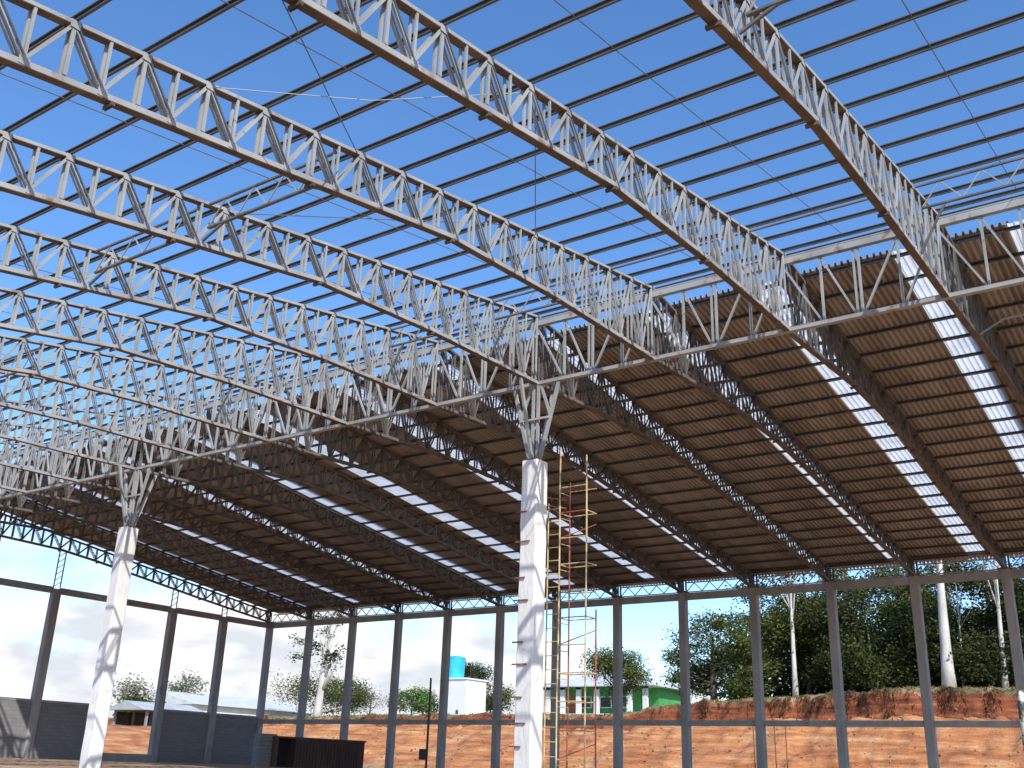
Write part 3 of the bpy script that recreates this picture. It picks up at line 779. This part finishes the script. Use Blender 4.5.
# water tower
tp, tq = at_x(433, 716, 50), at_x(470, 716, 50); tt = at_x(450, 678, 50)[2]
yc = (tp[1]+tq[1])/2; wd = abs(tp[1]-tq[1])*.72; zb_ = gz(50, yc)-.5
wt = empty('water_tower', (50+wd/2, yc, zb_))
MB().box(50, 50+wd, yc-wd/2, yc+wd/2, zb_, tt-.2).build('wall', M['white_wall'], wt)
MB().box(49.85, 50.15+wd, yc-wd/2-.15, yc+wd/2+.15, tt-.197, tt).build('slab', M['white_wall'], wt)
MB().box(49.96, 49.997, yc-.2-.9, yc+.2-.9, zb_+1.5, zb_+2.0).build('vent', M['glass_dark'], wt)
MB().box(49.9, 50.0-.003, yc+wd/2-1.1, yc+wd/2-.2, zb_, zb_+2.6).build('door', M['white_wall'], wt)
tag(wt, 'small white square tower with a flat top under the cyan tank', 'tower')
tl, tr_ = at_x(446, 676, 51.5), at_x(462, 676, 51.5); th = at_x(455, 656, 51.5)[2]; ty = (tl[1]+tr_[1])/2; tr = abs(tl[1]-tr_[1])/2
cb = MB(); hh = th-tt-.004; zz = tt+.004
prof = [(.90, 0), (.92, .10), (.90, .11), (.94, .32), (.92, .33), (.97, .60), (.95, .61), (1.0, .86), (1.03, .88), (1.03, .93), (.5, 1.0)]
cb.tube([(51.7, ty, zz+hh*h) for r_, h in prof], [tr*r_ for r_, h in prof], 24)
tag(cb.build('water_tank', M['cyan'], smooth=False), 'round cyan plastic water tank on top of the white tower', 'water tank')

# green house with a white porch
X0 = 75.0
hp = {u: at_x(u, 712, X0) for u in (540, 548, 562, 578, 596, 611, 650)}
zb_ = 9.7; hroot = empty('green_house', (X0, float(hp[596][1]), zb_-3))
yL, yR = float(hp[540][1]), float(at_x(652, 712, X0)[1])
ze = at_x(590, 686, X0)[2]
MB().box(X0+3.0, X0+11, yR+.4, yL-.4, zb_-3, ze).build('wall', M['green_wall'], hroot)
MB().box(X0-.8, X0+3.0, yR-.4, yL+.4, zb_-3.1, zb_-.1).build('porch_floor', M['white_wall'], hroot)
for u in (548, 563, 579, 597, 630, 646):
    y_ = float(at_x(u, 712, X0)[1]); MB().box(X0-.3, X0+.1, y_-.38, y_+.38, zb_-.097, ze-.05).build('porch_column', M['white_wall'], hroot)
dy = float(at_x(573, 712, X0+3)[1]); d_ = MB().box(X0+2.93, X0+2.997, dy-1.0, dy+1.0, zb_-.097, zb_+2.6).build('door', M['orange_door'], hroot)
for u in (586, 606, 622):
    y_ = float(at_x(u, 712, X0+3)[1]); f_ = MB().box(X0+2.92, X0+2.997, y_-1.0, y_+1.0, zb_+.9, zb_+2.6).build('window', M['white_wall'], hroot)
    MB().box(X0+2.90, X0+2.917, y_-.85, y_+.85, zb_+1.05, zb_+2.45).build('pane', M['glass_dark'], f_)
MB().box(X0-.3, X0-.2, yR+.4, yL-.4, ze-.5, ze-.053).build('fascia', M['green_wall'], hroot)
rb = MB(); x0_, x1_ = X0-1.2, X0+12.2; ya_, yb_ = yR-1.0, yL+1.0; xm_ = (x0_+x1_)/2
rb.add([(x0_, ya_, ze), (x1_, ya_, ze), (x1_, yb_, ze), (x0_, yb_, ze), (xm_, ya_+6, ze+1.9), (xm_, yb_-6, ze+1.9), (x0_, ya_, ze-.15), (x1_, ya_, ze-.15), (x1_, yb_, ze-.15), (x0_, yb_, ze-.15)],
       [(0, 1, 4), (1, 2, 5, 4), (2, 3, 5), (3, 0, 4, 5), (0, 6, 7, 1), (1, 7, 8, 2), (2, 8, 9, 3), (3, 9, 6, 0), (6, 9, 8, 7)])
rb.build('roof', M['pale_roof'], hroot)
tag(hroot, 'green house with white porch columns and a pale hipped roof', 'house')

# pale low warehouse and open shed beyond the gable wall
wa, wb = at_y(196, 708, 122), at_y(312, 712, 122); wz = at_y(240, 701, 122)[2]
wr = empty('warehouse', ((wa[0]+wb[0])/2, 126, 4)); 
MB().box(wa[0], wb[0], 122, 140, 3.0, wz-1.0).build('wall', M['white_wall'], wr)
rb = MB(); z1, z2 = wz-1.0, wz+1.1
rb.add([(wa[0]-.6, 121.2, z1), (wb[0]+.6, 121.2, z1), (wb[0]+.6, 140.8, z1), (wa[0]-.6, 140.8, z1), (wa[0]-.6, 131, z2), (wb[0]+.6, 131, z2)], [(0, 1, 5, 4), (2, 3, 4, 5), (0, 4, 3), (1, 2, 5), (3, 2, 1, 0)])
rb.build('roof', M['pale_roof'], wr)
tag(wr, 'long low white warehouse with a pale roof beyond the block wall', 'warehouse')
sa, sb = at_y(146, 711, 95), at_y(205, 709, 95); sz = at_y(175, 711, 95)[2]
sr = empty('open_shed', (sa[0], 95, 3.5))
for i in range(4):
    x = sa[0]+.4+(sb[0]-sa[0]-.8)*i/3
    for y in (95.3, 101): MB().box(x-.12, x+.12, y-.12, y+.12, 2.5, sz-.1).build('post', M['concrete'], sr)
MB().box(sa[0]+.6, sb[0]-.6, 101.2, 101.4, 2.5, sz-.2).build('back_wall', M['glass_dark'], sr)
rb = MB(); rb.add([(sa[0]-.5, 94.6, sz-.1), (sb[0]+.5, 94.6, sz-.1), (sb[0]+.5, 102, sz-.1), (sa[0]-.5, 102, sz-.1), (sa[0]-.5, 98.3, sz+.9), (sb[0]+.5, 98.3, sz+.9)], [(0, 1, 5, 4), (2, 3, 4, 5), (0, 4, 3), (1, 2, 5), (3, 2, 1, 0)])
rb.build('roof', M['grey_roof'], sr)
tag(sr, 'low open shed with a pale grey gabled roof behind the open gable bay', 'shed')

# ------------------------------------------------------------------ trees
def tree(name, lab, cat, x, y, h, trunk_r, crown, leaf, bark, nclump, nleaf, size, seed, grp=None, lean=(0, 0), zb=None, limbs=10, spread=.9):
    """crown: list of lobes (dx, dy, z, rx, ry, rz) from the foot of the trunk"""
    R = np.random.RandomState(seed); z0_ = (gz(x, y) if zb is None else zb)-.15
    root = empty(name, (x, y, z0_))
    # clump centres inside lobes, weighted outwards
    cs = []; wts = np.array([c[3]*c[4]*c[5] for c in crown]); wts = wts/wts.sum()
    pick = R.choice(len(crown), nclump, p=wts)
    for i in pick:
        c = crown[i]; d = R.normal(size=3); d /= np.linalg.norm(d); r_ = R.uniform(.25, 1.0)**.55
        cs.append((c[0]+d[0]*c[3]*r_, c[1]+d[1]*c[4]*r_, c[2]+d[2]*c[5]*r_))
    cs = np.array(cs)
    n = nclump*nleaf; C = np.repeat(cs, nleaf, 0)
    P = C + R.normal(size=(n, 3))*np.array([spread, spread, spread*.6])
    A = R.normal(size=(n, 3)); A[:, 2] *= .5; A /= np.linalg.norm(A, axis=1)[:, None]
    B_ = np.cross(A, R.normal(size=(n, 3))); B_ /= np.linalg.norm(B_, axis=1)[:, None]
    s = R.uniform(.5, 1.2, n)[:, None]*size; Lh, Wh = A*s, B_*s*.52
    V = np.stack([P-Lh, P-Wh*.9+Lh*.1, P+Lh, P+Wh+Lh*.1], 1).reshape(-1, 3)
    me_ = bpy.data.meshes.new('crown'); me_.from_pydata(V.tolist(), [], np.arange(4*n).reshape(-1, 4).tolist()); me_.materials.append(leaf)
    o = bpy.data.objects.new('crown', me_); COL.objects.link(o); o.parent = root
    b = MB(); ht = h
    path = []; rad = []
    for t in np.linspace(0, 1, 9):
        path.append((x+lean[0]*t+.12*math.sin(3*t+seed), y+lean[1]*t+.12*math.cos(2.3*t+seed), z0_+ht*t)); rad.append(trunk_r*(1.25-.25*min(1, t*6))*(1-.72*t) if t < 1 else trunk_r*.12)
    b.tube(path, rad, 10)
    for i in range(limbs):
        c = cs[R.randint(len(cs))]; t = min(.95, max(.25, (c[2]/ht)*R.uniform(.45, .8)))
        p = Vector(path[int(round(t*8))]); q = Vector((x+c[0], y+c[1], z0_+c[2])); md = p.lerp(q, .5)+Vector((0, 0, -.06*(q-p).length))
        r_ = trunk_r*(1-.72*t)*.45; b.tube([p, md, q], [r_, r_*.6, r_*.18], 6)
    tr_o = b.build('trunk', bark, root, smooth=True)
    tag(root, lab, cat, grp)
    return root
def lobes(seed, n, r, zc, rz, lr):
    R = np.random.RandomState(seed); out = []
    for i in range(n):
        a = R.uniform(0, 2*math.pi); q = r*math.sqrt(R.uniform(0, 1)); k = R.uniform(.7, 1.2)
        out.append((q*math.cos(a), q*math.sin(a), zc+R.uniform(-1, 1)*rz*(1-.5*q/r), lr*k, lr*k, lr*k*.75))
    return out

# the forest edge on the right bank
tree('broad_tree', 'big rounded dark tree at the left end of the wood', 'tree', 40, 41.2, 8.2, .45, lobes(1, 20, 5.2, 5.4, 4.0, 1.8)+[(0, 0, 9.0, 2.4, 2.4, 1.3), (0, -2.4, 9.0, 2.2, 2.4, 1.5), (0, 4.6, 4.6, 1.5, 1.6, 1.6), (0, 2.6, 7.9, 1.8, 1.8, 1.4), (0, -5, 8.6, 2.0, 2.2, 1.8), (0, -5.5, 5.5, 2.0, 2.2, 2.0)], M['leaf_mid'], M['bark_dark'], 250, 80, .17, 11, limbs=18, spread=.58)
tree('bush', 'light green bush at the foot of the big rounded tree', 'bush', 34, 35.6, 2.2, .1, lobes(2, 6, 1.6, 1.6, .8, .8), M['leaf_light'], M['bark_dark'], 60, 26, .18, 12, spread=.45)
FOREST = [(33, 33.5, 10.5, 'mid', 'narrow dark tree just right of the big rounded tree'), (37, 30.0, 12.5, 'mid', 'tall green tree behind the thin white trunk'), (34, 25.0, 12.0, 'deep', 'dark leafy tree right of the thin white trunk'),
          (41, 27.0, 15.0, 'mid', 'tall dark tree deep behind the thin white trunk'), (38, 21.0, 13.5, 'mid', 'leafy tree between the two white trunks, sunlit at its top'), (33, 18.5, 11.0, 'deep', 'dark tree left of the thick white trunk'),
          (44, 18.0, 16.0, 'deep', 'tall dark tree far behind the thick white trunk'), (36, 13.0, 12.5, 'deep', 'dense dark tree behind the thick white trunk'), (33, 8.0, 11.0, 'deep', 'dark tree beside the rightmost white trunk'),
          (42, 9.0, 15.0, 'deep', 'tall dark tree behind the rightmost white trunk'), (37, 3.0, 13.0, 'deep', 'dark tree at the far right edge of the wood'), (49, 34.0, 15.0, 'mid', 'tall tree deep in the wood behind the narrow dark tree'),
          (50, 24.5, 17.0, 'mid', 'tallest dark tree at the back of the wood'), (48, 2.0, 16.0, 'deep', 'tall dark tree deep in the wood at the right edge'), (30, 22.0, 5.5, 'deep', 'low dark tree on the bank edge between the columns'), (31, 12.0, 5.0, 'deep', 'low dark tree on the bank edge right of the thick white trunk')]
for i, (x, y, h, lf, lab) in enumerate(FOREST):
    lb = lobes(40+i, 13, 2.9, h*.60, h*.33, 1.7) + lobes(140+i, 8, 3.2, h*.28, h*.18, 1.5)
    tree('forest_tree', lab, 'tree', x, y, h, .28, lb, M['leaf_'+lf], M['bark_dark'], 150, 74, .18, 50+i, 'trees of the wood on the bank', spread=.62)
uw = MB(); R = np.random.RandomState(77); nU = 40000
ux = R.uniform(36, 62, nU); uy = R.uniform(-14, 40, nU); P = np.stack([ux, uy, terrain(ux, uy)[0] + R.uniform(0, 1, nU)**1.3*(4.5+4*R.uniform(0, 1, nU))*(.6+.8*vnoise(ux*.3, uy*.3, 5))], 1)
A = R.normal(size=(nU, 3)); A /= np.linalg.norm(A, axis=1)[:, None]; B_ = np.cross(A, R.normal(size=(nU, 3))); B_ /= np.linalg.norm(B_, axis=1)[:, None]
s = R.uniform(.18, .4, nU)[:, None]; V = np.stack([P-A*s, P-B_*s*.5, P+A*s, P+B_*s*.5], 1).reshape(-1, 3)
me_ = bpy.data.meshes.new('undergrowth'); me_.from_pydata(V.tolist(), [], np.arange(4*nU).reshape(-1, 4).tolist()); me_.materials.append(M['leaf_deep'])
uo = bpy.data.objects.new('undergrowth', me_); COL.objects.link(uo); tag(uo, 'dark undergrowth filling the wood behind the front trunks', 'undergrowth', kind='stuff')
# pale trunked eucalypts
def eucalypt(u0, v0, u1, v1, X, r_, lab, h=14, seed=1):
    a, c = at_x(u0, v0, X), at_x(u1, v1, X); k = h/(c[2]-a[2])
    ln = ((c[0]-a[0])*k, (c[1]-a[1])*k)
    lb = [(ln[0]*.9+dx, ln[1]*.9+dy, h*z, 1.3, 1.3, .9) for dx, dy, z in ((0, 0, 1.0), (1.4, .9, .93), (-1.2, 1.0, .95), (.6, -1.5, .9), (-.8, -.9, 1.03))]
    tree('eucalypt', lab, 'tree', X, float(a[1]), h, r_, lb, M['leaf_mid'], M['bark_white'], 46, 24, .22, seed, 'pale trunked trees on the bank', lean=ln, zb=gz(X, a[1]), limbs=6, spread=.6)
eucalypt(949, 686, 940, 562, 27, .50, 'tree with the thickest smooth white trunk on the bank edge', 15, 61)
eucalypt(797, 694, 791, 590, 31, .26, 'tree with a thin straight white trunk left of the thick one', 13, 62)
eucalypt(1007, 688, 996, 585, 29, .24, 'tree with a thin pale trunk beside the rightmost column', 13, 63)
eucalypt(759+4, 640, 757, 560, 43, .16, 'slim pale trunk inside the wood behind a wall column', 13, 64)
eucalypt(962, 686, 956, 600, 33, .12, 'very thin pale trunk just right of the thick white trunk', 11, 65)
# house-side trees
def blob_tree(name, lab, u_c, v_top, u_l, u_r, X, leaf, seed, dens=1.0, v_bot=None, cat='tree', grp=None, leafsize=.17, bark='bark_dark', spread=.7, fat=.30):
    c = at_x(u_c, v_top, X); y0_, y1_ = at_x(u_l, v_top, X)[1], at_x(u_r, v_top, X)[1]; g_ = gz(X, c[1]); h = c[2]-g_
    r_ = abs(y0_-y1_)/2; lowz = 0.25*h if v_bot is None else max(.2, at_x(u_c, v_bot, X)[2]-g_)
    zc = (h+lowz)/2; rz = (h-lowz)/2; lr = max(.5, r_*fat*1.2)
    lb = lobes(seed, 13, max(.3, r_-lr*.9), zc, max(.2, rz-lr*.5), lr)
    tree(name, lab, cat, X, float(c[1]), h*.82, max(.07, .028*h), lb, M[leaf], M[bark], int(140*dens), 52, leafsize, seed, grp, limbs=14, spread=spread)
blob_tree('round_tree', 'round leafy tree standing in front of the green house', 614, 638, 584, 642, 62, 'leaf_mid', 21, 1.5, 706, fat=.34)
blob_tree('dark_tree', 'dark tree behind the cyan water tank', 472, 652, 456, 491, 72, 'leaf_deep', 22, 1.0, 700)
blob_tree('bush', 'green bush between the white tower and the scaffolded column', 492, 683, 470, 514, 62, 'leaf_mid', 23, .9, 714, 'bush', spread=.55)
blob_tree('bush', 'light green bush left of the white water tower', 414, 683, 393, 434, 52, 'leaf_light', 24, .9, 716, 'bush', spread=.5)
blob_tree('bush', 'greyish thin bush between two back wall columns', 372, 684, 350, 392, 62, 'leaf_dry', 25, .4, 714, 'bush', spread=.7, leafsize=.13)
blob_tree('broad_tree', 'broad green tree behind the leaning white trunk', 322, 672, 281, 362, 54, 'leaf_mid', 26, 1.7, 712, spread=.8)
# tall pale tree near the corner with sparse tufts
a, c = at_x(316, 716, 47), at_x(331, 612, 47); ht = (c[2]-gz(47, a[1]))*1.05
def tuft(u, v, r_): q = at_x(u, v, 47); return (0.0, float(q[1]-a[1]), float(q[2]-gz(47, a[1])), r_, r_, r_*.7)
tree('gum_tree', 'tall sparse tree with leaning white trunk near the wall corner', 'tree', 47, float(a[1]), ht, .62,
     [tuft(318, 648, 1.0), tuft(311, 641, .8), tuft(334, 655, .9), tuft(340, 648, .8), tuft(326, 662, .7), tuft(298, 640, .9), tuft(294, 656, .8), tuft(341, 632, .7), tuft(327, 630, .8), tuft(333, 668, .6), tuft(318, 618, .9), tuft(338, 616, .9)],
     M['leaf_deep'], M['bark_white'], 62, 20, .24, 71, lean=(0, float((c[1]-a[1])*1.05)), limbs=16, spread=.55)
# trees beyond the gable wall
def far_tree(name, lab, cat, u, vt, ul, ur, vb, Y, leaf, seed, dens, spread=.8, ls=.3):
    c = at_y(u, vt, Y); g_ = gz(c[0], Y); h = c[2]-g_; r_ = abs(at_y(ul, vt, Y)[0]-at_y(ur, vt, Y)[0])/2; lowz = max(.2, at_y(u, vb, Y)[2]-g_)
    lb = lobes(seed, 11, r_*.75, (h+lowz)/2, max(.2, (h-lowz)*.36), max(.5, r_*.34))
    tree(name, lab, cat, float(c[0]), Y, h*.85, max(.08, .03*h), lb, M[leaf], M['bark_dark'], int(110*dens), 24, ls, seed, None, limbs=14, spread=spread)
far_tree('bush', 'green bush in the open gable bay behind the red bank', 'bush', 145, 697, 126, 162, 722, 104, 'leaf_mid', 81, .9, .6)
far_tree('sparse_tree', 'thin pale green tree rising over the bush in the open bay', 'tree', 138, 680, 117, 158, 700, 112, 'leaf_dry', 82, .35, .9, .22)
far_tree('sparse_tree', 'thin grey green tree behind the pale shed roof', 'tree', 190, 676, 176, 206, 697, 132, 'leaf_dry', 83, .4, .9, .26)
far_tree('bush', 'small dark shrub on the warehouse roofline', 'bush', 218, 699, 206, 230, 706, 150, 'leaf_mid', 84, .3, .6)

# ------------------------------------------------------------------ grass along the top of the bank, little plants
R = np.random.RandomState(5); n = 6000
yy = R.uniform(-5, 95, n); xx = 21.4 - WOB(yy*0+21.4, yy) + np.abs(R.normal(size=n))*1.6 - .25
zz = terrain(xx, yy)[0]; hgt = R.uniform(.05, .20, n); an = R.uniform(0, 2*math.pi, n); wv = .05
dx, dy = np.cos(an)*wv, np.sin(an)*wv; lx, ly = R.normal(size=n)*.12, R.normal(size=n)*.12
V = np.stack([np.stack([xx-dx, yy-dy, zz-.03], 1), np.stack([xx+dx, yy+dy, zz-.03], 1), np.stack([xx+lx, yy+ly, zz+hgt], 1)], 1).reshape(-1, 3)
me_ = bpy.data.meshes.new('bank_grass'); me_.from_pydata(V.tolist(), [], np.arange(3*n).reshape(-1, 3).tolist()); me_.materials.append(M['dry_grass'])
o = bpy.data.objects.new('bank_grass', me_); COL.objects.link(o); tag(o, 'dry grass fringe along the top of the red bank', 'grass', kind='stuff')
R = np.random.RandomState(15); n = 2600
cx_ = R.uniform(10.5, 20.5, n); cy_ = R.uniform(-2, 90, n); cz_ = terrain(cx_, cy_)[0]; cr_ = .04+.15*R.uniform(0, 1, n)**4
octa = np.array([(1,0,0),(-1,0,0),(0,1,0),(0,-1,0),(0,0,1),(0,0,-1)], float)
of = [(0,2,4),(2,1,4),(1,3,4),(3,0,4),(2,0,5),(1,2,5),(3,1,5),(0,3,5)]
V = []; Fc = []
for i in range(n):
    o_ = len(V); dd = octa*R.uniform(.55, 1.2, (6, 1))+R.normal(size=(6, 3))*.15
    V += [tuple(q_) for q_ in dd*cr_[i]+np.array([cx_[i], cy_[i], cz_[i]])]; Fc += [tuple(k+o_ for k in f) for f in of]
me_ = bpy.data.meshes.new('earth_clods'); me_.from_pydata(V, [], Fc)
M['clod'] = mat('red_clods', (.22, .075, .03), (.45, .22, .10), 1.2, .95, coords='World'); me_.materials.append(M['clod'])
o = bpy.data.objects.new('earth_clods', me_); COL.objects.link(o); tag(o, 'loose red clods scattered over the lower bank', 'clods', kind='stuff')
n = 9000; yy = np.where(R.uniform(size=n) < .75, R.uniform(-4, 34, n), R.uniform(34, 92, n)); xx = 21.15 - WOB(yy*0+21.2, yy) + R.normal(size=n)*.28
dens = (.55*vnoise(yy*.5, yy*0, 51)+.45*vnoise(yy*1.9, yy*0, 52)) > R.uniform(.3, .7, n); xx, yy = xx[dens], yy[dens]; n = len(xx)
zz = terrain(xx, yy)[0]+.05; ln_ = R.uniform(.08, .5, n)**1.1; an = R.uniform(0, 2*math.pi, n); dx, dy = np.cos(an)*.035, np.sin(an)*.035
tx, ty_ = -R.uniform(.05, .45, n), R.normal(size=n)*.2
V = np.stack([np.stack([xx-dx, yy-dy, zz], 1), np.stack([xx+dx, yy+dy, zz], 1), np.stack([xx+tx, yy+ty_, zz-ln_], 1)], 1).reshape(-1, 3)
me_ = bpy.data.meshes.new('bank_roots'); me_.from_pydata(V.tolist(), [], np.arange(3*n).reshape(-1, 3).tolist())
M['root'] = leaf_mat('dark_roots', (.035, .020, .012), (.075, .042, .022), (.13, .085, .04)); me_.materials.append(M['root'])
o = bpy.data.objects.new('bank_roots', me_); COL.objects.link(o); tag(o, 'dark roots and scrub hanging over the edge of the cut bank', 'roots', kind='stuff')
q = at_x(890, 768, 11.5); tree('weed_plant', 'small bright green weed at the foot of the red bank', 'plant', 11.5, float(q[1]), .7, .03, [(0, 0, .55, .35, .4, .3), (0, .3, .35, .25, .25, .2)], M['leaf_light'], M['bark_dark'], 16, 12, .10, 91, limbs=5, spread=.12)
